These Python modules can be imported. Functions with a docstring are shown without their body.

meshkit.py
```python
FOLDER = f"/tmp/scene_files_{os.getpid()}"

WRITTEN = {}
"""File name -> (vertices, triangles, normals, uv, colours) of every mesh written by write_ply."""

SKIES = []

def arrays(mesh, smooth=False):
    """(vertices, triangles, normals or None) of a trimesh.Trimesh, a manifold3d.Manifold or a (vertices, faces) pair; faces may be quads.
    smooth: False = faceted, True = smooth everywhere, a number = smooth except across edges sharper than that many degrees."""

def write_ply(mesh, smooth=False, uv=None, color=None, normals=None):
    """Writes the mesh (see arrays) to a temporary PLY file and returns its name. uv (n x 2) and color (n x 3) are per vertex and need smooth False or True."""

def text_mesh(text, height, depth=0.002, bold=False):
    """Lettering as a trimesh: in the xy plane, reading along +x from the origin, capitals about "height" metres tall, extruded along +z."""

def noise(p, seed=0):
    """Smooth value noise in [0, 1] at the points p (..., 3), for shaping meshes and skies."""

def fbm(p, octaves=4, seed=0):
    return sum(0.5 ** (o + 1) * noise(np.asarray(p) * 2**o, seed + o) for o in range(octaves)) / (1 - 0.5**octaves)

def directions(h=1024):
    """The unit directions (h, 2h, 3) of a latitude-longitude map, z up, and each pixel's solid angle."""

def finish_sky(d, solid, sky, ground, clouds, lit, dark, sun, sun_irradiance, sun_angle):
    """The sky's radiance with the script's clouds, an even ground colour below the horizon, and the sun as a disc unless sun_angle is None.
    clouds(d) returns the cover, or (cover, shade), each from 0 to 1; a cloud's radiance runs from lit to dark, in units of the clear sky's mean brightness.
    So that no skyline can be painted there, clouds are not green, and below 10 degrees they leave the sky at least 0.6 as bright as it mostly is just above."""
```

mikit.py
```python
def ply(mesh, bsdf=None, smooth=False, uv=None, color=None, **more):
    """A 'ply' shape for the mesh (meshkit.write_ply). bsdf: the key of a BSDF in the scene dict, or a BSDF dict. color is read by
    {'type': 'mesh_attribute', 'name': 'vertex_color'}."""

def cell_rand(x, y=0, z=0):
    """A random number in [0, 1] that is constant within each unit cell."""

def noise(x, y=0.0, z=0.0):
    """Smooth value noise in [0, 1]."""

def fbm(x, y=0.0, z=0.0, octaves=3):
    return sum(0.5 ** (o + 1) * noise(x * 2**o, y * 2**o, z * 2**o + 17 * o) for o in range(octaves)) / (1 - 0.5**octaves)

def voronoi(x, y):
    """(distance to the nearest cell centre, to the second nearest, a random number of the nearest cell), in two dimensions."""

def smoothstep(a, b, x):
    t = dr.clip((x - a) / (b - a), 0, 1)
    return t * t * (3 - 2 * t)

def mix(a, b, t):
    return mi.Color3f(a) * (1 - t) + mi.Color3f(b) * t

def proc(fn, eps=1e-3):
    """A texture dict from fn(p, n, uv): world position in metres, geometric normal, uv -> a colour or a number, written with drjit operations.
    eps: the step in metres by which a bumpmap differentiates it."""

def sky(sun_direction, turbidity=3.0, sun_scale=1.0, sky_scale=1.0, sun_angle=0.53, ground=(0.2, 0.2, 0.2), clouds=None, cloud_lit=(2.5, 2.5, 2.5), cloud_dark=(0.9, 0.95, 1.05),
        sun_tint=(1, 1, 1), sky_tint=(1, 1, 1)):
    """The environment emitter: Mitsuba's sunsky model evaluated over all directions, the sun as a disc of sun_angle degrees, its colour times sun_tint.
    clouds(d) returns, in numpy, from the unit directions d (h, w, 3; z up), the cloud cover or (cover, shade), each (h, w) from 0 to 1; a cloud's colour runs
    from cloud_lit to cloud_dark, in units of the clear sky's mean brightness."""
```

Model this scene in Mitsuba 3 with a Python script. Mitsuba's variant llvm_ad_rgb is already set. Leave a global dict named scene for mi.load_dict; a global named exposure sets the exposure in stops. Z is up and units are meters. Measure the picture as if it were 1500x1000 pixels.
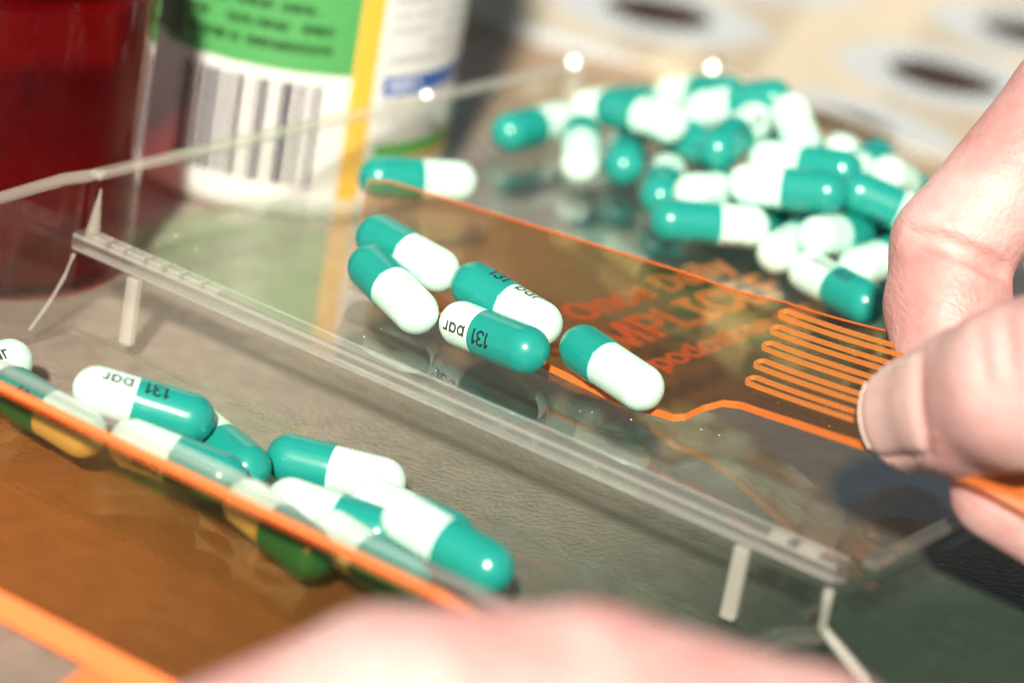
import math
import numpy as np
import trimesh
import shapely.geometry as sg
import mitsuba as mi
import drjit as dr
import mikit, meshkit
from mikit import proc, noise, fbm, voronoi, smoothstep, mix

T = mi.ScalarTransform4f
rng = np.random.default_rng(7)
MM = 0.001
scene, labels = {}, {}

# ------------------------------------------------------------------ camera, sky, exposure
CAM = np.array([0.288069, -0.313674, 0.162321])
FWD = np.array([-0.515371, 0.773864, -0.368139])
UPV = np.array([-0.348272, 0.203373, 0.915066])
scene['camera'] = {
    'type': 'thinlens', 'fov': 18.985, 'fov_axis': 'x', 'near_clip': 0.02, 'far_clip': 60.0,
    'aperture_radius': 0.0053, 'focus_distance': 0.428,
    'to_world': T().look_at(origin=CAM.tolist(), target=(CAM + FWD).tolist(), up=UPV.tolist()),
}
SUN = (0.40, -0.74, 0.57)


def clouds(d):
    p = d / np.maximum(d[..., 2:3], 0.08)
    c = meshkit.fbm(np.concatenate([p[..., :2] * 1.1, np.zeros_like(p[..., :1])], -1), 5, 3)
    return np.clip((c - 0.30) * 4.0, 0, 1) * 0.95, np.clip((0.62 - c) * 2.0, 0, 1) * 0.5


scene['sky'] = mikit.sky(SUN, turbidity=3, sun_angle=3.5, clouds=clouds, cloud_lit=(1.3, 1.28, 1.22), cloud_dark=(0.8, 0.8, 0.78), sun_tint=(0.89, 1.0, 1.18), sun_scale=1.25, sky_scale=0.42, sky_tint=(1.0, 0.96, 0.86))
exposure = 2.3

# ------------------------------------------------------------------ helpers (model in millimetres, written in metres)


def rgb(r, g=None, b=None):
    return {'type': 'rgb', 'value': [r, g, b] if g is not None else r}


def put(key, mesh, bsdf, smooth=False, to_world=None, **kw):
    if isinstance(mesh, trimesh.Trimesh):
        m = mesh.copy()
        m.apply_scale(MM)
    else:
        m = (np.asarray(mesh[0], float) * MM, mesh[1])
    s = mikit.ply(m, bsdf, smooth, **kw)
    if to_world is not None:
        s['to_world'] = to_world
    k, i = key, 0
    while k in scene:
        i += 1
        k = f'{key}_{i:03d}'
    scene[k] = s
    return k


def tag(key, label, category=None, group=None, kind=None):
    d = {'label': label}
    if category:
        d['category'] = category
    if group:
        d['group'] = group
    if kind:
        d['kind'] = kind
    labels[key] = d


def bevel_box(x0, x1, y0, y1, z0, z1, r=0.25, n=2):
    """Box with rounded edges (hull of small spheres)."""
    s = trimesh.creation.icosphere(subdivisions=n, radius=r)
    v = np.vstack([s.vertices + [x, y, z] for x in (x0 + r, x1 - r) for y in (y0 + r, y1 - r) for z in (z0 + r, z1 - r)])
    return trimesh.convex.convex_hull(v)


def prism(poly, z0, z1):
    m = trimesh.creation.extrude_polygon(poly, z1 - z0, engine='earcut')
    m.apply_translation([0, 0, z0])
    return m


def tube(points, r, sides=8):
    p = np.asarray(points, float)
    t = np.gradient(p, axis=0)
    t /= np.linalg.norm(t, axis=1, keepdims=True)
    a = np.cross(t, np.where(np.abs(t[:, 2:]) < 0.9, [0, 0, 1.0], [1.0, 0, 0]))
    a /= np.linalg.norm(a, axis=1, keepdims=True)
    b = np.cross(t, a)
    ang = np.arange(sides) * 2 * np.pi / sides
    r = np.broadcast_to(r, (len(p),))
    v = p[:, None] + r[:, None, None] * (np.cos(ang)[None, :, None] * a[:, None] + np.sin(ang)[None, :, None] * b[:, None])
    f = []
    for i in range(len(p) - 1):
        for j in range(sides):
            k = (j + 1) % sides
            f += [[i * sides + j, i * sides + k, (i + 1) * sides + k], [i * sides + j, (i + 1) * sides + k, (i + 1) * sides + j]]
    v = v.reshape(-1, 3)
    n = len(v)
    v = np.vstack([v, p[:1], p[-1:]])
    for j in range(sides):
        k = (j + 1) % sides
        f += [[n, k, j], [n + 1, n - sides + j, n - sides + k]]
    return trimesh.Trimesh(v, np.array(f), process=False)


def join(*ms):
    return trimesh.util.concatenate(list(ms))


# ------------------------------------------------------------------ materials
def see_through_mix(weight, tint, colour, ior=1.49, rough=0.2):
    return {'type': 'blendbsdf', 'weight': weight, 'a': {'type': 'thindielectric', 'int_ior': ior, 'specular_transmittance': rgb(*tint)},
            'b': {'type': 'twosided', 'b': {'type': 'roughplastic', 'diffuse_reflectance': rgb(*colour), 'alpha': rough}}}


scene['clear_plastic'] = {'type': 'thindielectric', 'int_ior': 1.26, 'specular_transmittance': rgb(0.97, 0.98, 0.965)}
scene['clear_floor'] = {'type': 'thindielectric', 'int_ior': 1.13, 'specular_transmittance': rgb(0.98, 0.985, 0.975)}
scene['glint_plastic'] = {'type': 'roughdielectric', 'int_ior': 1.6, 'alpha': 0.05}
scene['bright_rim_plastic'] = see_through_mix(0.18, (0.97, 0.97, 0.95), (0.82, 0.79, 0.71), 1.5, 0.06)  # pale share stands in for light gathered in the clear edges
scene['bright_edge_plastic'] = see_through_mix(0.10, (0.98, 0.98, 0.975), (0.86, 0.85, 0.84), 1.55, 0.05)  # whitish share paints the bright lines along clear edges
scene['rail_plastic'] = see_through_mix(0.045, (0.975, 0.98, 0.975), (0.82, 0.82, 0.80), 1.4, 0.06)
scene['frosted'] = see_through_mix(0.24, (0.97, 0.97, 0.96), (0.75, 0.75, 0.70), 1.25)
scene['orange_plastic'] = {'type': 'thindielectric', 'int_ior': 1.20, 'specular_transmittance': rgb(0.94, 0.73, 0.51)}
scene['orange_rim_glow'] = {'type': 'twosided', 'b': {'type': 'principled', 'base_color': rgb(0.78, 0.20, 0.065), 'roughness': 0.22, 'specular': 0.5}}  # opaque bright orange stands in for the glow of the sheet edges
scene['orange_edge_glow'] = see_through_mix(0.55, (0.95, 0.6, 0.25), (0.86, 0.25, 0.06), 1.3, 0.1)  # solid orange share carries the light piped to the blade edges
scene['orange_ridge'] = see_through_mix(0.42, (0.97, 0.75, 0.4), (0.88, 0.34, 0.10), 1.4, 0.08)
scene['orange_print'] = {'type': 'twosided', 'b': {'type': 'principled', 'base_color': rgb(0.74, 0.27, 0.09), 'roughness': 0.5}}


def leather(p, n, uv):
    x, y = p.x * 1000, p.y * 1000
    f1, f2, c = voronoi(x * 0.85 + 0.8 * noise(x * 0.6, y * 0.6), y * 0.6)
    return smoothstep(0.0, 0.35, f2 - f1) * 0.7 + 0.3 * fbm(x * 1.7, y * 1.7)


def table_colour(p, n, uv):
    x, y = p.x * 1000, p.y * 1000
    g = fbm(x * 0.012 + 3.1, y * 0.012 + 1.7, 0.0, 3)
    side = smoothstep(5.0, 110.0, x + 0.45 * y + 80.0 * (g - 0.5))
    far = smoothstep(95.0, 190.0, y + 50.0 * (g - 0.5))
    fine = 0.85 + 0.3 * fbm(x * 0.35, y * 0.35, 2.0)
    c = mix((0.33, 0.275, 0.24), mix((0.17, 0.175, 0.15), (0.026, 0.044, 0.033), smoothstep(72.0, 128.0, x - 0.25 * y + 30.0 * (g - 0.5))), side)
    c = mix(c, (0.33, 0.235, 0.15), far)
    return c * fine


scene['table_leather'] = {'type': 'bumpmap', 'tex': proc(leather, 2e-4), 'scale': 0.00017,
                          'b': {'type': 'principled', 'base_color': proc(table_colour), 'roughness': 0.36, 'specular': 0.5}}

# ---- capsule print, in mm: u along the axis from the seam, v around


def seg(u, v, a, b):
    ax, ay = a
    bx, by = b
    dx, dy = bx - ax, by - ay
    h = dr.clip(((u - ax) * dx + (v - ay) * dy) / (dx * dx + dy * dy), 0, 1)
    return dr.square(u - ax - h * dx) + dr.square(v - ay - h * dy)


def strokes(u, v, lines):
    d = mi.Float(9)
    for pts in lines:
        for a, b in zip(pts[:-1], pts[1:]):
            d = dr.minimum(d, seg(u, v, a, b))
    return dr.sqrt(d)


def arc(cx, cy, rx, ry, a0, a1, n=9):
    return [(cx + rx * math.cos(math.radians(a0 + (a1 - a0) * i / (n - 1))), cy + ry * math.sin(math.radians(a0 + (a1 - a0) * i / (n - 1)))) for i in range(n)]


S_ = 1.04
PAR = [[(0, -0.75), (0, 0.62)], arc(0.52, -0.02, 0.52, 0.62, 0, 360, 13),
       [(2.58, 0.62), (2.58, -0.62)], arc(2.06, 0.0, 0.52, 0.62, 0, 360, 13),
       [(3.2, 0.62), (3.2, -0.62)], arc(3.62, 0.1, 0.42, 0.5, 180, 60, 5)]
N131 = [[(0.0, 0.55), (0.38, 0.95), (0.38, -0.95)], arc(1.45, 0.48, 0.5, 0.47, 150, -90, 8), arc(1.45, -0.48, 0.56, 0.5, 90, -150, 8),
        [(2.42, 0.55), (2.8, 0.95), (2.8, -0.95)]]


PAR = [[(x * S_, y * S_) for x, y in l] for l in PAR]
N131 = [[(x * S_, y * S_) for x, y in l] for l in N131]


def printed(colour, ink, lines, u0, w):
    def fn(p, n, uv):
        d = strokes(uv.x - u0, uv.y, lines)
        k = smoothstep(w - 0.05, w + 0.06, d)
        return mix(ink, colour, k)
    return fn


scene['teal_gelatin'] = {'type': 'principled', 'base_color': proc(printed((0.009, 0.262, 0.23), (0.012, 0.03, 0.03), N131, -4.2, 0.18)),
                         'roughness': 0.22, 'specular': 0.4, 'clearcoat': 1.0, 'clearcoat_gloss': 0.99}
scene['white_gelatin'] = {'type': 'principled', 'base_color': proc(printed((0.55, 0.79, 0.71), (0.05, 0.06, 0.06), PAR, 0.9, 0.17)),
                          'roughness': 0.25, 'specular': 0.4, 'clearcoat': 1.0, 'clearcoat_gloss': 0.99}


def skin_colour(p, n, uv):
    x, y, z = p.x * 1000, p.y * 1000, p.z * 1000
    g = fbm(x * 0.09, y * 0.09, z * 0.09, 3)
    f = fbm(x * 0.9, y * 0.9, z * 0.9, 3)
    c = mix((0.50, 0.255, 0.25), (0.59, 0.38, 0.375), smoothstep(0.28, 0.66, g))
    s = smoothstep(0.55, 0.75, fbm(x * 0.32 + 5.0, y * 0.32, z * 0.32, 2))
    return mix(c, c * mi.Color3f(1.0, 0.92, 0.915), s) * (0.90 + 0.20 * f)


def skin_bump(p, n, uv):
    x, y, z = p.x * 1000, p.y * 1000, p.z * 1000
    a = noise(x * 0.8 + y * 2.6, z * 3.2 + x * 0.5, y * 1.2)
    return 0.6 * a + 0.4 * fbm(x * 2.2, y * 2.2, z * 2.2)


scene['skin'] = {'type': 'bumpmap', 'tex': proc(skin_bump, 2e-4), 'scale': 0.00022,
                 'b': {'type': 'principled', 'base_color': proc(skin_colour), 'roughness': 0.5, 'specular': 0.4, 'sheen': 0.2}}
scene['nail_gloss'] = {'type': 'principled', 'base_color': rgb(0.66, 0.43, 0.42), 'roughness': 0.2, 'specular': 0.5}
scene['nail_tip'] = {'type': 'principled', 'base_color': rgb(0.85, 0.74, 0.66), 'roughness': 0.3}

# ------------------------------------------------------------------ the setting: table, mat behind
put('table', bevel_box(-700, 700, -500, 1500, -56, -16, 3), 'table_leather', 30)
tag('table', 'dark leathery table top, green to the right and brown behind the tray', kind='structure')
put('ground', ([[-6000, -6000, -750], [6000, -6000, -750], [6000, 6000, -750], [-6000, 6000, -750]], np.array([[0, 1, 2], [0, 2, 3]])),
    {'type': 'diffuse', 'reflectance': rgb(0.22, 0.19, 0.16)})
tag('ground', 'plain brown floor far below the table', kind='structure')


def mat_colour(p, n, uv):
    x, y = p.x * 1000, p.y * 1000
    # rows of dots on a slanting lattice
    px, py = x + 57.6, y - 239.0
    det = 58.4 * 56.0 + 8.0 * 26.0
    i = dr.floor((px * 56.0 + py * 8.0) / det + 0.5)
    j = dr.floor((-px * 26.0 + py * 58.4) / det + 0.5)
    da, db = px - i * 58.4 + j * 8.0, py - i * 26.0 - j * 56.0
    a, b = px * 0.91 + py * 0.41, -px * 0.41 + py * 0.91
    w = 1.2 * (fbm(x * 0.12, y * 0.12) - 0.5)
    r = dr.sqrt(da * da + db * db) + 3 * w
    weave = 0.9 + 0.12 * noise(a * 0.9, b * 0.16) + 0.06 * noise(a * 0.2, b * 1.4)
    stripe = smoothstep(0.42, 0.6, noise(b * 0.0 + a * 0.10 + 5.0, b * 0.008))
    base = mix((0.37, 0.325, 0.245), (0.48, 0.43, 0.335), stripe) * weave
    ring = mix((0.40, 0.44, 0.48), base, smoothstep(18.0, 29.0, r))
    return mix((0.03, 0.017, 0.012), ring, smoothstep(10.5, 13.5, r))


scene['mat_cloth'] = {'type': 'principled', 'base_color': proc(mat_colour), 'roughness': 0.8}
mat_poly = sg.Polygon([(-190, 153), (-75, 197), (-34, 211), (28, 221), (120, 236), (260, 262), (200, 720), (-330, 620)]).buffer(4).buffer(-1)
put('place_mat', prism(mat_poly, -15.9, -13.4), 'mat_cloth', 30)
tag('place_mat', 'beige woven mat with dark brown dots ringed in grey, lying behind the tray', 'mat')

# ------------------------------------------------------------------ counting tray
ROT = math.radians(2.4)   # the rail and trough are not quite square to the platform


def front(m):
    m.apply_transform(trimesh.transformations.rotation_matrix(ROT, [0, 0, 1]))
    return m


CP, RP = 'clear_plastic', 'bright_rim_plastic'
W = 131.0
plat = sg.Polygon([(1.6, 2.7), (W - 0.1, 8.1), (W - 0.1, 141), (15.5, 145), (1.6, 121)])
put('counting_tray__platform', prism(plat, -2.6, 0.0), CP)
tag('counting_tray', 'clear plastic pill counting tray with a trough and an orange lid, on the dark table', 'tray')


def wall(a, b, z0, z1, t=1.6, rim='bright_rim_plastic', name='side_wall'):
    a, b = np.array(a, float), np.array(b, float)
    d = (b - a) / np.linalg.norm(b - a)
    L, ang = np.linalg.norm(b - a), math.atan2(d[1], d[0])
    m = bevel_box(0, L, 0, t, z0, z1 - (1.2 if rim else 0), 0.1, 1)
    R = trimesh.transformations.rotation_matrix(ang, [0, 0, 1])
    R[:2, 3] = a
    m.apply_transform(R)
    k = put('counting_tray__' + name, m, CP)
    if rim:
        r = bevel_box(-0.2, L + 0.2, -0.35, t + 0.35, z1 - 1.15, z1 + 0.25, 0.55, 2)
        r.apply_transform(R)
        put(k + '__rim', r, rim, 40)
    return k


wall((1.6, 1.5), (1.6, 121), -2.6, 10.0)                       # left wall (its thickness lies towards -x)
wall((W + 1.5, 145), (W + 1.5, 8.5), -2.6, 1.2, rim='rail_plastic')                # right wall, low
wall((15.8, 146.6), (W + 1.5, 142.6), -2.6, 10.0, t=1.6, name='back_wall')
HALF = np.array(SUN) / np.linalg.norm(SUN) + np.array([0.515, -0.774, 0.368])  # halfway between sun and view, where a surface mirrors the sun
HALF /= np.linalg.norm(HALF)


def glint_dome(c, rad=12.0, half=1.5):
    """An added shallow dome, tilted to glint the sun into the camera."""
    x = np.cross([0, 0, 1.0], HALF)
    x /= np.linalg.norm(x)
    y = np.cross(HALF, x)
    ring = [np.array(c) - HALF * 2.0]
    for q in np.linspace(0, half, 7):
        for a in np.linspace(0, 2 * math.pi, 20, endpoint=False):
            ring.append(np.array(c) + x * q * math.cos(a) + y * q * math.sin(a) - HALF * (rad - math.sqrt(rad * rad - q * q)))
    return trimesh.convex.convex_hull(np.array(ring))


for x, y in ((1.0, 121.5), (15.0, 145.6)):                     # thick posts either side of the pouring gap
    put('counting_tray__gap_post', bevel_box(x - 1.9, x + 1.9, y - 1.9, y + 1.9, -2.6, 11.0, 1.2, 2), 'bright_rim_plastic', 40)
    put('counting_tray__gap_post__added_glint', glint_dome((x + 0.7, y - 1.6, 11.2)), 'glint_plastic', 20)  # added dome that throws a sun glint off the post
put('counting_tray__added_wall_glint', glint_dome((0.9, 79.0, 10.7), 9.0, 0.8), 'glint_plastic', 20)  # added for the glint on the wall rim

# front rail of the platform: rounded solid bar with a step
rail_prof = sg.Polygon([(-1.1, 0.55), (-0.2, 0.9), (1.8, 0.9), (2.6, 0.2), (2.6, -2.6), (0.6, -2.6), (0.2, -1.2), (-1.1, -1.5)]).buffer(-0.25).buffer(0.25, quad_segs=4)
rail = trimesh.creation.extrude_polygon(rail_prof, W - 0.3, engine='earcut')
rail.apply_transform(np.array([[0, 0, 1, 0.2], [1, 0, 0, 0], [0, 1, 0, 0], [0, 0, 0, 1.0]]))
put('counting_tray__front_rail', front(rail), 'rail_plastic', 35)
for y, z in ((-1.0, 0.45), (2.3, 0.6), (-0.9, -1.5), (2.4, -2.6)):  # added pale rods for the highlights along the rail edges
    put('counting_tray__front_rail__edge_highlight', front(tube([(0.4, y, z), (45, y, z), (90, y, z), (W - 0.3, y, z)], 0.34, 10)), 'bright_edge_plastic', True)
for x in (4.5, 8.0, 11.5, 15.2, 18.8, 22.4, 26.0, 121.5, 126.0):   # pale raised patches along the rail
    w = 1.15 + 0.25 * math.sin(x * 2.3)
    put('counting_tray__rail_patch', front(bevel_box(x - w - 0.2, x + w + 0.2, -0.2, 2.1, -0.2, 1.15, 0.3)), 'frosted', 40)
put('counting_tray__front_skirt', front(bevel_box(0.3, W, 0.8, 2.2, -15.2, -2.7, 0.1, 1)), 'clear_floor')
for x in (12.0, 117.0):
    put('counting_tray__support_leg', front(bevel_box(x - 1.1, x + 1.1, -0.9, 0.7, -13.0, -2.4, 0.4)), 'frosted', 40)
# trough in front of the rail
put('counting_tray__trough_floor', front(prism(sg.box(0.3, -42.9, W, 0.7), -15.6, -14.0)), 'clear_floor')
put('counting_tray__trough_wall', front(bevel_box(0.3, W, -44.6, -43.0, -15.6, -1.1, 0.1, 1)), 'clear_floor')
put('counting_tray__trough_wall__rim', front(bevel_box(0, W, -44.8, -42.8, -1.1, 0.4, 0.6)), 'bright_edge_plastic', 40)
put('counting_tray__end_wall', front(bevel_box(-1.4, 0.2, -44.6, 0.6, -15.6, 8.6, 0.1, 1)), CP)
put('counting_tray__end_wall__rim', front(tube([(0.9, 3.0, 9.5), (0.5, 0, 9.5), (-0.2, -4, 9.5), (-0.6, -9, 9.2), (-0.6, -20, 8.9), (-0.6, -44, 8.6)], [0.8, 0.95, 1.0, 0.95, 0.9, 0.9], 10)), RP, 40)
put('counting_tray__end_wall', front(bevel_box(W - 0.2, W + 1.2, -44.6, -3.0, -15.6, -3.2, 0.1, 1)), CP)
put('counting_tray__corner_bead', front(tube([(0.4, -0.6, -2.6), (0.2, -1.8, -6), (-0.1, -4.0, -9.5), (-0.5, -7.5, -13.6)], [0.35, 0.3, 0.3, 0.25])), 'frosted', True)
put('counting_tray__corner_fin', front(tube([(1.6, 1.6, -0.5), (1.7, 1.8, 3.0), (1.7, 2.2, 7.5)], [1.3, 0.8, 0.15], 8)), RP, True)
put('counting_tray__outer_foot', join(tube([(130.3, 4.7, -2.8), (130.5, 4.5, -8.0), (133.8, 4.4, -9.8), (138, 4.4, -12.0), (141, 4.4, -14.6)], [0.8, 0.8, 0.85, 0.85, 0.9], 10)), 'frosted', True)

# printed lettering on the underside of the platform, reads towards +y


def lettering(text, h, width, x, y, bold=False):
    m = meshkit.text_mesh(text, h, 0.12, bold)
    v = m.vertices.copy()
    v[:, 0] = (v[:, 0] - v[:, 0].min()) * width / np.ptp(v[:, 0])
    m.vertices = np.stack([x - v[:, 1], y + v[:, 0], v[:, 2] - 2.95], 1)
    return m


for t, h, w, x, y in (('Once Daily', 5.4, 43.0, 58.3, 49.5), ('SIMPLICEF', 7.4, 60.0, 68.6, 33.5), ('(cefpodoxime proxetil)', 4.3, 74.0, 76.3, 32.0)):
    put('counting_tray__lettering', lettering(t, h, w, x, y, True), 'orange_print')

# orange lid: hinged on the trough's outer edge, sloping down to the table
La, Lb = np.array([-50.6, 0.2]), np.array([-72.0, -13.2])
sl = (Lb - La) / np.linalg.norm(Lb - La)
nn = np.array([sl[1], -sl[0]]) * -1
lid_prof = sg.Polygon([La + nn * 0.8, Lb + nn * 0.8, Lb - nn * 0.8, La - nn * 0.8])


def along_x(poly, x0, x1):
    m = trimesh.creation.extrude_polygon(poly, x1 - x0, engine='earcut')
    m.apply_transform(np.array([[0, 0, 1, x0], [1, 0, 0, 0], [0, 1, 0, 0], [0, 0, 0, 1.0]]))
    return front(m)


put('counting_tray__lid', along_x(lid_prof, -6, W - 2), 'orange_plastic')
put('counting_tray__lid__rim', along_x(sg.Point(*(La - sl * 0.7)).buffer(0.78, quad_segs=4), -6, W - 2), 'orange_rim_glow', 40)
put('counting_tray__lid__lip', along_x(sg.Polygon([Lb + nn * 1.0, Lb + sl * 1.2 + nn * 1.6, Lb + sl * 3.0 + [0, 0.6], Lb + sl * 3.0 - [0, 1.0], Lb - nn * 1.1]).buffer(0.4), -6, W - 2), 'orange_rim_glow', 40)
put('counting_tray__lid__end_rim', front(tube([(W - 1.2, La[0], La[1]), (W - 1.2, Lb[0], Lb[1])], 0.85)), 'orange_rim_glow', True)
put('counting_tray__lid__orange_cast', along_x(sg.Polygon([Lb + sl * 2.4, Lb + sl * 7.5 + [0, 1.6], Lb + sl * 7.5 + [0, 0.2], Lb + sl * 2.4 - [0, 1.2]]), 72, 80), 'orange_rim_glow', 40)  # added strip standing in for the orange tinge cast past the lip
labels['counting_tray__lid'] = {'label': 'see-through orange lid sloping from the trough to the table'}

# ------------------------------------------------------------------ spatula


def bend(x):
    x = np.maximum(x, 80)
    return 0.30 * (np.sqrt((x - 80) ** 2 + 196) - 14)


def zs(x, y):
    return 0.9 + math.tan(math.radians(17.5)) * (y - 24) + bend(x)


outline = sg.Polygon([(32.5, 24.2), (90.6, 22.6), (92.6, 22.3), (94.1, 23.0), (95.0, 25.6), (96.9, 27.6), (99.5, 27.8), (110.2, 25.3), (122.5, 22.1), (148.3, 15.4), (160, 12.4), (164, 17), (163.5, 27), (158, 35.5),
                      (132.3, 43.1), (108.1, 49.5), (89.2, 53.0), (72.3, 51.7), (22.0, 45.2), (18.8, 43.4)])


def drape(m, dz=0.0):
    m = m.subdivide_to_size(3.5)
    v = m.vertices.copy()
    v[:, 2] += zs(v[:, 0], v[:, 1]) + dz
    m.vertices = v
    return m


put('spatula__blade', drape(prism(outline.buffer(-0.2), -0.55, 0.55)), 'orange_plastic')
ring0 = outline.buffer(0.08).difference(outline.buffer(-0.12))
near_half = sg.Polygon([(0, 0), (175, 0), (175, 16), (165, 20), (100, 34), (0, 40)])
put('spatula__edge', join(drape(prism(ring0.intersection(near_half), -0.45, 0.5)), drape(prism(ring0.difference(near_half), 0.3, 0.62))), 'orange_edge_glow')
tag('spatula', 'see-through orange plastic spatula with a ribbed handle, pinched over the tray', 'spatula')
for a, b in (((91.4, 49.7), (134, 39.2)), ((92.8, 45.6), (136, 34.6)), ((94.4, 41.4), (138, 29.9)), ((96.2, 36.9), (140, 25.2)), ((97.8, 32.7), (142, 20.9))):
    ln = sg.LineString([a, b])
    ring = ln.buffer(0.98, quad_segs=6).difference(ln.buffer(0.62, quad_segs=6))
    put('spatula__rib', drape(prism(ring, 0.56, 1.1)), 'orange_ridge', 40)

# ------------------------------------------------------------------ capsules
RC, RB, HL = 3.45, 3.29, 6.45


def lathe(prof, n=40):
    """prof: (x, r) list -> vertices, faces, uv (u = x from seam set by the caller, v = -angle*r0)."""
    prof = np.array(prof)
    a = np.linspace(-math.pi, math.pi, n + 1)
    x = np.repeat(prof[:, :1], n + 1, 1)
    v = np.stack([x, prof[:, 1:] * np.cos(a), prof[:, 1:] * np.sin(a)], -1).reshape(-1, 3)
    uv = np.stack([x, np.broadcast_to(-a * 3.4, x.shape)], -1).reshape(-1, 2)
    f = []
    for i in range(len(prof) - 1):
        for j in range(n):
            p, q = i * (n + 1) + j, (i + 1) * (n + 1) + j
            f += [[p, p + 1, q + 1], [p, q + 1, q]]
    return v, np.array(f), uv


def cap_ply(s):
    th = np.linspace(0, math.pi / 2, 12)
    prof = [(-HL - RC * math.cos(t), max(RC * math.sin(t), 0.01)) for t in th] + [(x, RC) for x in np.linspace(-HL + 0.5, s - 0.12, 5)] + [(s - 0.03, RC - 0.03), (s, RC - 0.09), (s + 0.01, RB - 0.1)]
    v, f, uv = lathe(prof)
    uv[:, 0] -= s
    return mikit.ply((v * MM, f), 'teal_gelatin', True, uv=uv)


def body_ply(s):
    th = np.linspace(math.pi / 2, 0, 12)
    prof = [(s - 0.6, RB)] + [(x, RB) for x in np.linspace(s + 0.3, HL - 0.5, 5)] + [(HL + RB * math.cos(t) * 1.02, max(RB * math.sin(t), 0.01)) for t in th]
    v, f, uv = lathe(prof)
    uv[:, 0] -= s
    return mikit.ply((v * MM, f), 'white_gelatin', True, uv=uv)


SEAMS = {s: (cap_ply(s), body_ply(s)) for s in (-1.3, -0.6, 0.3, 1.2, 2.0)}
TOCAM = (0.52, -0.77, 0.37)
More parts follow.
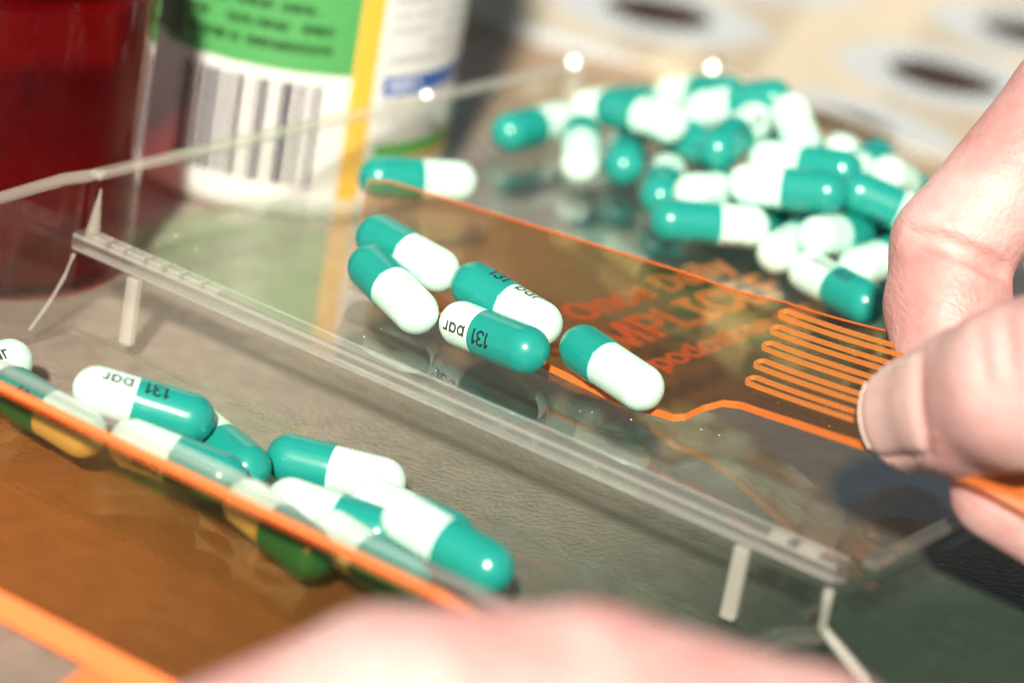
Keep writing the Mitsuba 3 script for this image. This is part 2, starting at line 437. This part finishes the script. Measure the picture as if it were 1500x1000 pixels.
# (middle in mm, axis from teal end to white end, seam, the way the print faces, label, group)
CAPS = [
    ((41.06, 26.1, 6.81), (0.99, -0.144, -0.009), 0.3, (0, 1, -0.3), 'upper left capsule of the spatula row, half behind another', 'capsules at the front of the spatula'),
    ((45.83, 17.42, 4.7), (0.939, -0.324, -0.116), -0.6, (0, 1, -1), 'steeply pointing capsule at the left of the spatula row, white end towards the rail', 'capsules at the front of the spatula'),
    ((60.71, 24.71, 6.36), (0.995, -0.079, -0.065), 0.3, (0.1, 0.05, 1), 'printed capsule lying on the spatula edge directly behind the frontmost printed one', 'capsules at the front of the spatula'),
    ((64.11, 17.78, 4.13), (-0.982, 0.157, -0.105), 2.0, (0.45, -0.75, 0.14), 'printed capsule nearest the rail in front of the spatula, teal end right', 'capsules at the front of the spatula'),
    ((81.55, 22.11, 5.1), (0.963, -0.269, -0.014), -1.3, (-0.3, 0.6, -1), 'capsule at the right end of the spatula row, teal end left', 'capsules at the front of the spatula'),
    ((15.34, 60.92, 3.5), (0.573, 0.819, 0.0), 0.3, (0.3, -0.2, -1), 'lone capsule behind the far left corner of the spatula, teal end left', None),
    ((61.24, -9.88, -10.55), (0.907, 0.421, 0.0), -0.6, (0, 1, -1), 'uppermost capsule in the trough, lying clear of the rest, teal left and white right', 'counted capsules in the trough'),
    ((91.19, -24.43, -4.71), (-0.99, -0.067, 0.12), 0.3, (0, 1, -1), 'rightmost capsule in the trough, on top of the others', 'counted capsules in the trough'),
    ((70.76, -21.4, -10.55), (-0.973, -0.232, 0.0), -0.6, (0, 1, -1), 'trough capsule under the topmost one, white end left, running behind the rightmost capsule', 'counted capsules in the trough'),
    ((77.23, -13.06, -10.33), (-0.999, 0.019, -0.033), 0.3, (0, 1, -1), 'trough capsule almost hidden behind the rightmost one, only its teal end showing', 'counted capsules in the trough'),
    ((39.86, -26.3, -5.17), (-0.822, -0.554, 0.128), 1.2, (0.2, -0.35, 1), 'printed trough capsule on top of the left group, big teal end facing right', 'counted capsules in the trough'),
    ((47.87, -18.2, -10.51), (-0.948, 0.317, -0.006), 0.3, (0, 1, -1), 'slanting capsule in the trough, white part behind the printed teal end', 'counted capsules in the trough'),
    ((51.5, -31.51, -7.58), (-0.951, -0.301, 0.075), 0.3, (0.4, -0.9, -0.25), 'trough capsule behind the clear wall, dark print on its teal right half', 'counted capsules in the trough'),
    ((12.87, -31.48, -9.73), (0.079, 0.996, 0.036), -0.6, (0.35, -0.75, 0.55), 'leftmost trough capsule, cut by the picture edge, print on its white end', 'counted capsules in the trough'),
    ((32.04, -36.07, -7.17), (0.995, 0.029, -0.092), 0.3, (0.3, -0.75, 0.5), 'capsule behind the left part of the clear trough wall, white end right', 'counted capsules in the trough'),
    ((81.88, -27.58, -9.97), (-0.996, 0.053, 0.07), 0.3, (0, 1, -1), 'frontmost trough capsule behind wall and orange rim, teal end right', 'counted capsules in the trough'),
    ((71.34, -33.35, -8.55), (-0.978, 0.197, 0.061), 0.3, (0, 1, -1), 'short stretch of capsule showing between the two front capsules in the trough', 'counted capsules in the trough'),
    ((7.96, 101.78, 3.5), (0.015, 1.0, 0.0), 0.3, (-0.76, -0.68, 0.15), 'leftmost capsule of the heap at the back, dark teal end left', 'capsules heaped at the back of the tray'),
    ((20.29, 98.73, 4.08), (0.585, -0.806, -0.091), -1.3, (-0.88, 0.73, -0.76), 'heap capsule seen end on, white end towards the viewer, second from left', 'capsules heaped at the back of the tray'),
    ((24.59, 106.05, 3.45), (-0.536, 0.844, -0.0), 2.0, (-0.18, 0.39, 0.02), 'heap capsule seen end on, round teal end towards the viewer', 'capsules heaped at the back of the tray'),
    ((27.02, 104.83, 11.33), (0.972, -0.189, 0.141), 0.3, (0.37, -0.91, -1.0), 'high heap capsule with teal left and white right, above the teal end seen head on', 'capsules heaped at the back of the tray'),
    ((25.24, 124.9, 11.5), (-0.935, 0.165, -0.315), 0.3, (0.08, -0.55, -0.87), 'rearmost heap capsule, white left and teal right, against the pouring gap', 'capsules heaped at the back of the tray'),
    ((37.94, 116.79, 15.05), (-0.898, -0.132, -0.421), 0.3, (0.92, 0.78, 0.22), 'heap capsule at the back with white left part, just right of the rearmost one', 'capsules heaped at the back of the tray'),
    ((37.37, 99.16, 3.49), (-0.492, 0.87, -0.006), 0.3, (-0.06, -0.64, 0.25), 'heap capsule with its teal end hanging behind the level front one, white end up', 'capsules heaped at the back of the tray'),
    ((33.03, 109.79, 8.67), (-0.964, 0.262, -0.049), 0.3, (0.9, 0.11, -0.39), 'heap capsule showing only a teal end, under the high white end', 'capsules heaped at the back of the tray'),
    ((49.04, 96.59, 6.69), (-0.07, -0.991, 0.116), 0.3, (-0.4, 0.9, 0.94), 'white ended heap capsule lying between the level front one and the topmost one', 'capsules heaped at the back of the tray'),
    ((54.64, 86.8, 4.99), (0.681, 0.732, 0.022), 1.2, (0.91, -0.36, -0.94), 'capsule at the front of the back heap lying level, teal end left', 'capsules heaped at the back of the tray'),
    ((62.09, 95.79, 11.98), (-0.943, -0.292, -0.162), 0.3, (0.88, 0.6, 0.15), 'topmost capsule of the heap, white left half and glinting teal right end', 'capsules heaped at the back of the tray'),
    ((65.05, 96.39, 3.45), (0.142, -0.99, 0.0), 0.3, (0.68, -0.57, 0.41), 'front heap capsule, white end left, just above the one by the index finger', 'capsules heaped at the back of the tray'),
    ((79.84, 85.66, 3.54), (-0.963, 0.271, -0.015), 0.3, (-0.34, -0.11, 0.49), 'capsule just left of the index finger by the spatula handle, white end left', 'capsules heaped at the back of the tray'),
    ((68.32, 111.45, 6.05), (-0.887, -0.312, -0.341), 0.3, (0.25, -0.4, -0.82), 'heap capsule nearest the index finger, glinting teal end towards it', 'capsules heaped at the back of the tray'),
    ((57.27, 132.35, 6.13), (-0.867, -0.274, 0.416), 0.3, (0.55, -0.25, 0.84), 'heap capsule by the back wall at the far right, white end up', 'capsules heaped at the back of the tray'),
    ((55.86, 103.87, 3.45), (-0.018, 1.0, 0.0), 0.3, (0.99, 0.94, -0.68), 'capsule almost buried inside the heap at the back of the tray', 'capsules heaped at the back of the tray'),
    ((53.91, 112.64, 13.92), (-0.26, -0.473, 0.842), 0.3, (-0.75, 0.64, 0.52), 'heap capsule standing on end at the back middle with a rounded white top', 'capsules heaped at the back of the tray'),
    ((86.69, 99.88, 4.7), (-0.436, 0.9, 0.012), 0.3, (-0.78, 0.52, -0.25), 'capsule nearly all hidden behind the index finger, a sliver of white showing', 'capsules heaped at the back of the tray'),
    ((7.67, 126.32, 3.5), (-0.217, -0.976, 0.0), 0.3, (-0.44, -0.25, -0.84), 'heap capsule at the back left, white end behind the white one seen end on', 'capsules heaped at the back of the tray'),
    ((61.54, 119.78, 10.87), (0.149, -0.987, -0.066), 0.3, (-0.77, -0.84, -0.06), 'heap capsule at the right with white end below and teal end up behind it', 'capsules heaped at the back of the tray'),
    ((29.84, 127.56, 3.45), (0.37, -0.929, 0.0), 0.3, (0.51, -0.02, 0.64), 'capsule almost buried inside the heap at the back of the tray', 'capsules heaped at the back of the tray'),
    ((22.54, 127.39, 3.45), (-0.371, 0.929, 0.0), 0.3, (0.83, 0.69, 0.72), 'capsule almost buried inside the heap at the back of the tray', 'capsules heaped at the back of the tray'),
    ((68.42, 122.28, 10.25), (0.034, -0.915, 0.402), 0.3, (-0.54, 0.77, -0.86), 'heap capsule at the far right, white end half hidden by the index finger', 'capsules heaped at the back of the tray'),
    ((42.71, 120.52, 10.62), (-0.604, 0.792, 0.092), 0.3, (-0.64, 0.78, -0.25), 'heap capsule behind the one standing on end, white end up', 'capsules heaped at the back of the tray'),
    ((47.16, 110.63, 3.45), (0.587, 0.81, 0.0), 0.3, (-0.12, 0.31, -0.34), 'capsule almost buried inside the heap at the back of the tray', 'capsules heaped at the back of the tray'),
    ((68.32, 120.01, 3.45), (-0.933, -0.36, -0.0), 0.3, (0.04, 0.18, 0.13), 'capsule almost buried inside the heap at the back of the tray', 'capsules heaped at the back of the tray'),
    ((70.91, 98.66, 6.53), (0.049, -0.985, 0.164), 0.3, (0.29, -0.84, -0.54), 'heap capsule with broad white end, directly above the one by the finger', 'capsules heaped at the back of the tray'),
    ((58.51, 106.56, 12.76), (-0.972, -0.164, -0.165), 0.3, (0.67, 0.35, -0.02), 'upper heap capsule lying behind the topmost glinting one, white left and teal right', 'capsules heaped at the back of the tray'),
    ((77.12, 103.08, 3.45), (-0.013, -1.0, 0.0), 0.3, (-0.17, -0.31, -0.23), 'low heap capsule with white end left, half behind the index finger', 'capsules heaped at the back of the tray'),
    ((75.98, 107.27, 11.29), (0.843, 0.492, -0.215), 0.3, (0.59, -0.77, -0.95), 'heap capsule with teal left end right of the topmost one, white end behind the finger', 'capsules heaped at the back of the tray'),
    ((45.65, 104.88, 13.97), (-0.129, 0.976, 0.177), 0.3, (0.83, -0.1, 0.81), 'heap capsule with a round glinting teal end towards the viewer in the heap middle', 'capsules heaped at the back of the tray'),
]
for mid, ax, s, face, label, group in CAPS:
    mid, ax, face = np.array(mid), np.array(ax) / np.linalg.norm(ax), np.array(face, float)
    face = face - ax * (face @ ax)
    face /= np.linalg.norm(face)
    M = np.eye(4)
    M[:3, 0], M[:3, 1], M[:3, 2], M[:3, 3] = ax, face, np.cross(ax, face), mid * MM
    root, i = 'capsule', 0
    while root + '__cap' in scene:
        i += 1
        root = f'capsule_{i:03d}'
    cp, bp = SEAMS[s]
    scene[root + '__cap'] = {**cp, 'to_world': T(M.tolist())}
    scene[root + '__body'] = {**bp, 'to_world': T(M.tolist())}
    tag(root, label, 'capsule', group)

# ------------------------------------------------------------------ bottles


def bottle_mesh(prof, n=72):
    """Closed lathe about z: prof (r, z)."""
    v, f, uv = lathe([(z, r) for r, z in prof], n)
    m = trimesh.Trimesh(np.stack([v[:, 2], v[:, 1], v[:, 0]], 1), f[:, ::-1], process=False)
    m.merge_vertices()
    if m.volume < 0:
        m.invert()
    return m


WB = (-34.9, 86.2, -16.0)
R0 = 29.3
prof = [(0.01, 0.3), (15, 0.3), (20, 0.0), (23.6, 0.5), (25.6, 2.2), (26.2, 4.4), (26.2, 5.0)] + [(26.2, z) for z in (40, 70, 88)] + [(25.6, 93), (22, 98), (19, 100.5), (18.5, 104), (0.01, 104)]
scene['white_hdpe'] = {'type': 'principled', 'base_color': rgb(0.68, 0.68, 0.70), 'roughness': 0.35, 'specular': 0.45}
prof = [(a * R0 / 26.5 if b < 93 else a, b) for a, b in prof]
m = bottle_mesh(prof)
m.apply_translation(WB)
put('pill_bottle__body', m, 'white_hdpe', 40)
m = bottle_mesh([(0.01, 104), (20.5, 104), (21, 104.5), (21, 119), (20, 120.5), (0.01, 120.5)])
m.apply_translation(WB)
put('pill_bottle__lid', m, 'white_hdpe', 40)
BARS = []
u = -18.2
brng = np.random.default_rng(3)
while u < 6.6:
    w = brng.choice([0.45, 0.9, 1.3, 1.6], p=[0.35, 0.3, 0.2, 0.15])
    BARS.append((u, u + w))
    u += w + brng.choice([0.4, 0.8, 1.2], p=[0.5, 0.3, 0.2])


def word_rows(u, v, pitch, h, seed):
    """Rows of small print, too small to read: blurred strokes of words."""
    r = dr.floor(v / pitch)
    fr = v / pitch - r
    word = smoothstep(0.30, 0.36, noise(u * 0.75 + 31.0 * r, r * 7.3 + seed))
    let = 0.45 + 0.55 * smoothstep(0.35, 0.6, noise(u * 3.4, r * 3.7 + v * 1.2, seed * 1.0))
    return word * let * smoothstep(0.5 - h, 0.5 - h + 0.12, fr) * (1 - smoothstep(0.5 + h - 0.12, 0.5 + h, fr))


def label_colour(p, n, uv):
    u, v = uv.x, uv.y
    white = mi.Color3f(0.66, 0.66, 0.67)

    def box(u0, u1, v0, v1):
        return (u > u0) & (u < u1) & (v > v0) & (v < v1)

    c = white
    green = mi.Color3f(0.075, 0.31, 0.10)
    c = dr.select(box(-22.8, 11.2, 27.2, 60), green, c)
    t = word_rows(u + 0.0, v - 0.15 * 0, 3.3, 0.30, 2.0) * dr.select(box(-21.5, 7.0, 29.0, 58), mi.Float(1), mi.Float(0)) * dr.select(u < 9 - 1.1 * dr.abs(v - 33), mi.Float(1), mi.Float(0))
    c = mix(c, (0.012, 0.05, 0.015), t)
    c = dr.select(box(-25.6, -19.0, 28.5, 60), mix(c, (0.015, 0.06, 0.02), 0.9), c)
    bar = mi.Float(0)
    for a, b in BARS:
        bar = dr.maximum(bar, dr.select((u > a) & (u < b), mi.Float(1), mi.Float(0)))
    bar = bar * dr.select((v > 7.5) & (v < 25.4), mi.Float(1), mi.Float(0))
    c = mix(c, (0.03, 0.03, 0.05), bar)
    c = dr.select(box(11.2, 15.4, -5, 70), mi.Color3f(0.72, 0.42, 0.055), c)
    t2 = word_rows(u, v, 2.6, 0.28, 9.0) * dr.select(box(17.2, 40, 28.6, 66) | box(17.2, 36, 17.6, 22.6), mi.Float(1), mi.Float(0))
    c = mix(c, (0.22, 0.22, 0.23), t2 * 0.75)
    c = dr.select(box(17.2, 45, 23.7, 27.1), mix((0.03, 0.10, 0.36), (0.62, 0.68, 0.8), word_rows(u, v - 24.0, 2.9, 0.34, 5.0) * dr.select(box(18.4, 26.5, 24, 26.9), mi.Float(1), mi.Float(0))), c)
    c = dr.select(box(17.0, 60, 12.6, 15.2), mi.Color3f(0.09, 0.36, 0.07), c)
    c = dr.select(box(15.4, 60, 10.4, 12.6), mi.Color3f(0.62, 0.33, 0.04), c)
    return c


a = np.radians(np.linspace(-56 - 110, -56 + 130, 121))
zz = np.array([5.2, 5.35, 40, 80, 84.85, 85.0])
lr = np.array([R0 - 0.28, R0, R0, R0, R0, R0 - 0.28])
V = np.stack([WB[0] + lr[None] * np.cos(a)[:, None], WB[1] + lr[None] * np.sin(a)[:, None], np.broadcast_to(WB[2] + zz, (len(a), 6))], -1).reshape(-1, 3)
UVL = np.stack([np.broadcast_to(((np.degrees(a) + 56) * math.pi / 180 * R0 - 2.6)[:, None], (len(a), 6)), np.broadcast_to(zz, (len(a), 6))], -1).reshape(-1, 2)
F = []
for i in range(len(a) - 1):
    for j in range(5):
        p = i * 6 + j
        F += [[p, p + 6, p + 7], [p, p + 7, p + 1]]
scene['label_paper'] = {'type': 'twosided', 'b': {'type': 'principled', 'base_color': proc(label_colour), 'roughness': 0.38, 'specular': 0.4}}
put('pill_bottle__label', (V, np.array(F)), 'label_paper', True, uv=UVL)
tag('pill_bottle', 'round white pill bottle with a green, yellow and white barcode label, left of the tray', 'bottle')

RBP = (-33.6, 12.6, -16.0)


def red_colour(p, n, uv):
    x, y, z = p.x * 1000 - RBP[0], p.y * 1000 - RBP[1], p.z * 1000 - RBP[2]
    a = dr.atan2(y, x) * 25.0
    k = fbm(a * 0.06, z * 0.03, 3.0)
    c = mix((0.10, 0.0012, 0.0035), (0.065, 0.001, 0.003), smoothstep(0.35, 0.65, k))
    r = dr.floor(a / 2.6)
    ink = smoothstep(0.52, 0.6, noise(z * 0.55, r * 5.1 + a * 0.4)) * smoothstep(0.2, 0.45, a / 2.6 - r) * dr.select((z > 24) & (z < 54) & (a < -12) & (a > -30), mi.Float(1), mi.Float(0))
    return mix(c, (0.02, 0.003, 0.004), ink * 0.45)


scene['red_liquid'] = {'type': 'blendbsdf', 'weight': 0.5, 'a': {'type': 'thindielectric', 'int_ior': 1.12, 'specular_transmittance': rgb(0.85, 0.10, 0.11)},
                       'b': {'type': 'twosided', 'b': {'type': 'principled', 'base_color': proc(red_colour), 'roughness': 0.55, 'specular': 0.5}}}
scene['red_shell'] = {'type': 'thindielectric', 'int_ior': 1.14, 'specular_transmittance': rgb(0.95, 0.55, 0.60)}
m = bottle_mesh([(0.01, 1.5), (21, 1.5), (24.3, 3.5), (24.65, 6), (24.65, 30), (24.65, 46.4), (23, 47), (0.01, 47)])
m.apply_translation(RBP)
put('red_bottle__liquid', m, 'red_liquid', 40)
m = bottle_mesh([(0.01, 0.0), (21.5, 0.0), (24.2, 1.6), (25, 4.5), (25, 40), (25, 48.5), (24, 49.4), (0.01, 49.4)])
m.apply_translation(RBP)
put('red_bottle__shell', m, 'red_shell', 40)
m = bottle_mesh([(0.01, 49.6), (24.5, 49.6), (24.8, 50), (24.8, 53), (24, 53.6), (0.01, 53.6)])
m.apply_translation(RBP)
put('red_bottle__lid', m, 'white_hdpe', 40)
tag('red_bottle', 'dark red see-through bottle at the left edge, in front of the white bottle', 'bottle')

# ------------------------------------------------------------------ hands: smooth union of tapered bones, one surface each


def round_cone(P, a, b, ra, rb):
    a, b = np.asarray(a, np.float32), np.asarray(b, np.float32)
    ba = b - a
    t = np.clip(((P - a) @ ba) / (ba @ ba), 0, 1)
    return np.linalg.norm(P - a - t[..., None] * ba, axis=-1) - (ra + (rb - ra) * t)


def smin(a, b, k):
    h = np.clip(0.5 + 0.5 * (b - a) / k, 0, 1)
    return b + (a - b) * h - k * h * (1 - h)


def surface_nets(fn, lo, hi, step):
    n = np.ceil((np.array(hi) - lo) / step).astype(int) + 1
    ax = [lo[i] + step * np.arange(n[i]) for i in range(3)]
    from scipy.ndimage import zoom
    q = 5
    nc_ = n // q + 2
    cx = [lo[i] + step * q * np.arange(nc_[i]) for i in range(3)]
    co = fn(np.stack(np.meshgrid(*cx, indexing='ij'), -1).astype(np.float32))
    D = np.repeat(np.repeat(np.repeat(co, q, 0), q, 1), q, 2)[:n[0], :n[1], :n[2]].copy()
    near = np.argwhere(np.abs(D) < q * step * 2.2)
    for i in range(0, len(near), 400000):
        e = near[i:i + 400000]
        D[tuple(e.T)] = fn((np.array(lo) + step * e).astype(np.float32))
    S = D < 0
    c = [S[i:n[0] - 1 + i, j:n[1] - 1 + j, k:n[2] - 1 + k] for i in (0, 1) for j in (0, 1) for k in (0, 1)]
    cnt = sum(x.astype(np.int8) for x in c)
    act = (cnt > 0) & (cnt < 8)
    idx = -np.ones(act.shape, int)
    cells = np.argwhere(act)
    idx[tuple(cells.T)] = np.arange(len(cells))
    acc, w = np.zeros((len(cells), 3)), np.zeros(len(cells))
    corners = np.array([(i, j, k) for i in (0, 1) for j in (0, 1) for k in (0, 1)])
    for p in range(8):
        for q in range(p):
            if np.abs(corners[p] - corners[q]).sum() != 1:
                continue
            dp, dq = D[tuple((cells + corners[p]).T)], D[tuple((cells + corners[q]).T)]
            cr = (dp < 0) != (dq < 0)
            t = np.where(cr, dp / np.where(cr, dp - dq, 1), 0)
            acc += np.where(cr[:, None], cells + corners[p] + t[:, None] * (corners[q] - corners[p]), 0)
            w += cr
    V = np.array(lo) + step * acc / w[:, None]
    F = []
    for d in range(3):
        e = np.eye(3, dtype=int)[d]
        sl0 = tuple(slice(0, n[k] - (k == d)) for k in range(3))
        sl1 = tuple(slice(int(k == d), n[k]) for k in range(3))
        cr = S[sl0] != S[sl1]
        ed = np.argwhere(cr)
        u1, u2 = np.eye(3, dtype=int)[(d + 1) % 3], np.eye(3, dtype=int)[(d + 2) % 3]
        ok = (ed[:, (d + 1) % 3] > 0) & (ed[:, (d + 2) % 3] > 0) & (ed[:, (d + 1) % 3] < n[(d + 1) % 3] - 1) & (ed[:, (d + 2) % 3] < n[(d + 2) % 3] - 1)
        ed = ed[ok]
        q = [idx[tuple((ed - a).T)] for a in (u1 + u2, u2, u1 * 0, u1)]
        q = np.stack(q, 1)
        flip = ~S[tuple(ed.T)]
        q[flip] = q[flip][:, ::-1]
        F.append(q)
    F = np.vstack(F)
    F = np.vstack([F[:, [0, 1, 2]], F[:, [0, 2, 3]]])
    m = trimesh.Trimesh(V, F, process=False)
    trimesh.smoothing.filter_taubin(m, iterations=6)
    return m


def bones_fn(chains, cuts=(), k=2.2, kc=1.5):
    """Each chain is a list of (point, radius); chains blend by k; cuts are creases (a, b, r, depth)."""
    def fn(P):
        d = None
        for ch in chains:
            e = None
            for (a, ra), (b, rb) in zip(ch[:-1], ch[1:]):
                s = round_cone(P, a, b, ra, rb)
                e = s if e is None else smin(e, s, 1.6)
            d = e if d is None else smin(d, e, k)
        for a, b, r in cuts:
            s = round_cone(P, a, b, r, r)
            d = -smin(-d, s + 0.0, kc)
        return d
    return fn


def bounds(chains, pad=4):
    p = np.array([q for ch in chains for q, r in ch])
    r = np.array([r for ch in chains for q, r in ch])[:, None]
    return (p - r).min(0) - pad, (p + r).max(0) + pad


RIGHT = [
    [((127.52, 25.2, 15.6), 8.0), ((135.03, 22.35, 20.82), 9.5), ((142.64, 18.71, 26.96), 10.4), ((165.68, 21.45, 43.93), 11.5), ((182.44, 44.05, 51.68), 14), ((216.85, 100.91, 46.97), 19)],
    [((117.48, 49.91, 13.69), 7.4), ((113.5, 55.03, 19.15), 8.7), ((110.27, 58.87, 26.31), 8.5), ((115.98, 75.12, 47.04), 9.2), ((150.97, 97.59, 64.3), 11.5), ((214.62, 104.08, 51.32), 19)],
    [((139.66, 27.36, 8.57), 6.3), ((150.98, 34.33, 4.68), 7.4), ((153.82, 67.28, 10.19), 8.8), ((161.5, 98.66, 54.53), 11.5), ((216.23, 101.27, 48.61), 19)],
    [((159.42, 41.57, -2.81), 6.4), ((166.65, 57.42, -1.33), 7.4), ((164.76, 80.52, 9.14), 8.6), ((173.55, 87.86, 47.56), 11), ((217.83, 98.48, 45.93), 18)],
    [((174.81, 53.76, -6.86), 5.6), ((179.77, 66.18, -1.28), 6.4), ((178.43, 82.61, 7.96), 7.3), ((184.79, 81.47, 40.12), 9.5), ((220.96, 95.71, 43.87), 17)],
    [((216.85, 100.91, 46.97), 20), ((264.95, 124.02, 41.81), 27), ((304.39, 140.38, 37.29), 31)],
]
RCUTS = [((107.12, 51.16, 28.62), (109.45, 50.76, 29.12), 0.7), ((109.45, 50.76, 29.12), (111.88, 50.89, 29.25), 0.9), ((111.88, 50.89, 29.25), (114.26, 51.61, 29.05), 1.0), ((114.26, 51.61, 29.05), (116.46, 52.8, 28.49), 1.15), ((116.46, 52.8, 28.49), (118.37, 54.68, 27.59), 1.3), ((118.37, 54.68, 27.59), (119.56, 57.07, 26.32), 1.4), ((138.07, 12.42, 34.59), (140.02, 10.18, 33.41), 0.2), ((140.02, 10.18, 33.41), (141.51, 8.89, 31.87), 0.2), ((141.51, 8.89, 31.87), (142.8, 8.11, 30.07), 0.2), ((140.55, 13.82, 37.05), (142.55, 11.27, 35.96), 0.25), ((142.55, 11.27, 35.96), (144.07, 9.76, 34.47), 0.25), ((144.07, 9.76, 34.47), (145.35, 8.87, 32.7), 0.25)]
LEFT = [
    [((120.78, -105.53, 5.57), 8.2), ((132.5, -91.82, 15.26), 8.8), ((148.53, -79.54, 18.63), 9.1), ((168.19, -67.95, 15.48), 10.2), ((196, -70, 12), 11.5), ((252, -104, 12), 19)],
    [((128, -119, -7), 7.4), ((142, -107, 6), 8.2), ((161, -97, 9), 9), ((199, -88, 8), 11.5), ((252, -106, 10), 19)],
    [((138, -129, -8), 7), ((152, -119, 1), 7.8), ((170, -109, 4), 8.7), ((203, -101, 4), 11), ((254, -110, 9), 18)],
    [((152, -137, -9), 6), ((164, -130, -3), 6.6), ((178, -122, 0), 7.4), ((208, -113, 2), 9.5), ((256, -114, 8), 16)],
    [((139, -72, -6), 8.2), ((160, -62, -4), 9.4), ((190, -64, -2), 11), ((252, -100, 8), 18)],
    [((252, -105, 10), 20), ((300, -126, 13), 24), ((350, -150, 17), 29)],
]
rfn = bones_fn(RIGHT)
# thumb nail: a curved plate lying on the thumb
TIP, IPJ = np.array(RIGHT[0][0][0]), np.array(RIGHT[0][1][0])
na = (TIP - IPJ) / np.linalg.norm(TIP - IPJ)
nc = np.array([0.50, -0.72, 0.48])
nc = nc - na * (nc @ na)
nc /= np.linalg.norm(nc)
nb = np.cross(na, nc)


def nail_patch(s0, s1, half, lift, ns=20, nt=24, off=6.0):
    rows = []
    for i in range(ns):
        s = i / (ns - 1)
        for j in range(nt):
            t = 2 * j / (nt - 1) - 1
            back = s0 + (s1 - s0) * (s * (1 - 0.30 * t * t) + 0.16 * t * t)
            phi = math.radians(half * t * (0.93 + 0.07 * s) + off)
            q = TIP + na * min(back, 3.5)
            p0 = q + na * max(back - 3.5, 0) * 1.0
            dirn = nc * math.cos(phi) + nb * math.sin(phi)
            lo_, hi_ = 2.0, 16.0
            for _ in range(26):
                mid_ = (lo_ + hi_) / 2
                if rfn((p0 + dirn * mid_)[None].astype(np.float32))[0] < 0:
                    lo_ = mid_
                else:
                    hi_ = mid_
            edge = min(1 - abs(t), s * 1.6)
            h = lift * min(1, edge * 6) - 0.12
            rows.append(p0 + dirn * (lo_ + h))
    V = np.array(rows)
    F = []
    for i in range(ns - 1):
        for j in range(nt - 1):
            p = i * nt + j
            F += [[p, p + 1, p + nt + 1], [p, p + nt + 1, p + nt]]
    return trimesh.Trimesh(V, np.array(F), process=False)


# a groove round the nail plate, then the hand itself
NP = nail_patch(-12.0, 4.0, 47, 0.12, 14, 15).vertices.reshape(14, 15, 3)
path = [*NP[:0:-1, 0], *NP[0], *NP[1:, -1]]
NCUTS = [(path[i], path[i + 1], 0.6) for i in range(len(path) - 1)]
hfn = bones_fn(RIGHT, RCUTS)
gfn = bones_fn([RIGHT[0]], (), 2.2)


def with_groove(P):
    d = hfn(P)
    near = np.linalg.norm(P - TIP.astype(np.float32), axis=-1) < 22
    if near.any():
        q = P[near]
        g = np.full(len(q), 9.0, np.float32)
        for a, b, rr in NCUTS:
            g = np.minimum(g, round_cone(q, a, b, rr, rr))
        d[near] = -smin(-d[near], g, 0.7)
    return d


lo, hi = bounds(RIGHT)
put('hand', surface_nets(with_groove, lo, hi, 0.72), 'skin', True)
tag('hand', 'right hand pinching the orange spatula between thumb and bent index finger', 'hand')
lfn = bones_fn(LEFT, (), 2.5)
lo, hi = bounds(LEFT)
put('hand_001', surface_nets(lfn, lo, hi, 1.2), 'skin', True)
tag('hand_001', 'blurred pale hand in the foreground, finger held across the bottom edge of the picture', 'hand')

scene['nail_gloss'] = {'type': 'twosided', 'b': scene['nail_gloss']}
scene['nail_tip'] = {'type': 'twosided', 'b': scene['nail_tip']}
put('hand__thumb_nail', nail_patch(-11.7, 3.7, 45.5, 0.42), 'nail_gloss', True)
put('hand__thumb_nail__free_edge', nail_patch(3.0, 4.6, 43, 0.55, 6), 'nail_tip', True)
labels['hand__thumb_nail'] = {'label': 'smooth pale pink thumb nail'}


# ------------------------------------------------------------------ dust on the tray
dr_ = np.random.default_rng(11)
bits = []
for _ in range(70):
    x, y = dr_.uniform(4, 128), dr_.uniform(3, 70)
    s = dr_.uniform(0.05, 0.13)
    b = trimesh.creation.icosphere(subdivisions=1, radius=s)
    b.apply_scale([1, 1, 0.6])
    b.apply_translation([x, y + 0.04 * x, 0.1])
    bits.append(b)
scene['dust_white'] = {'type': 'diffuse', 'reflectance': rgb(0.85, 0.87, 0.85)}
put('dust', join(*bits), 'dust_white')
tag('dust', 'fine white specks of capsule dust on the clear platform', 'dust', kind='stuff')
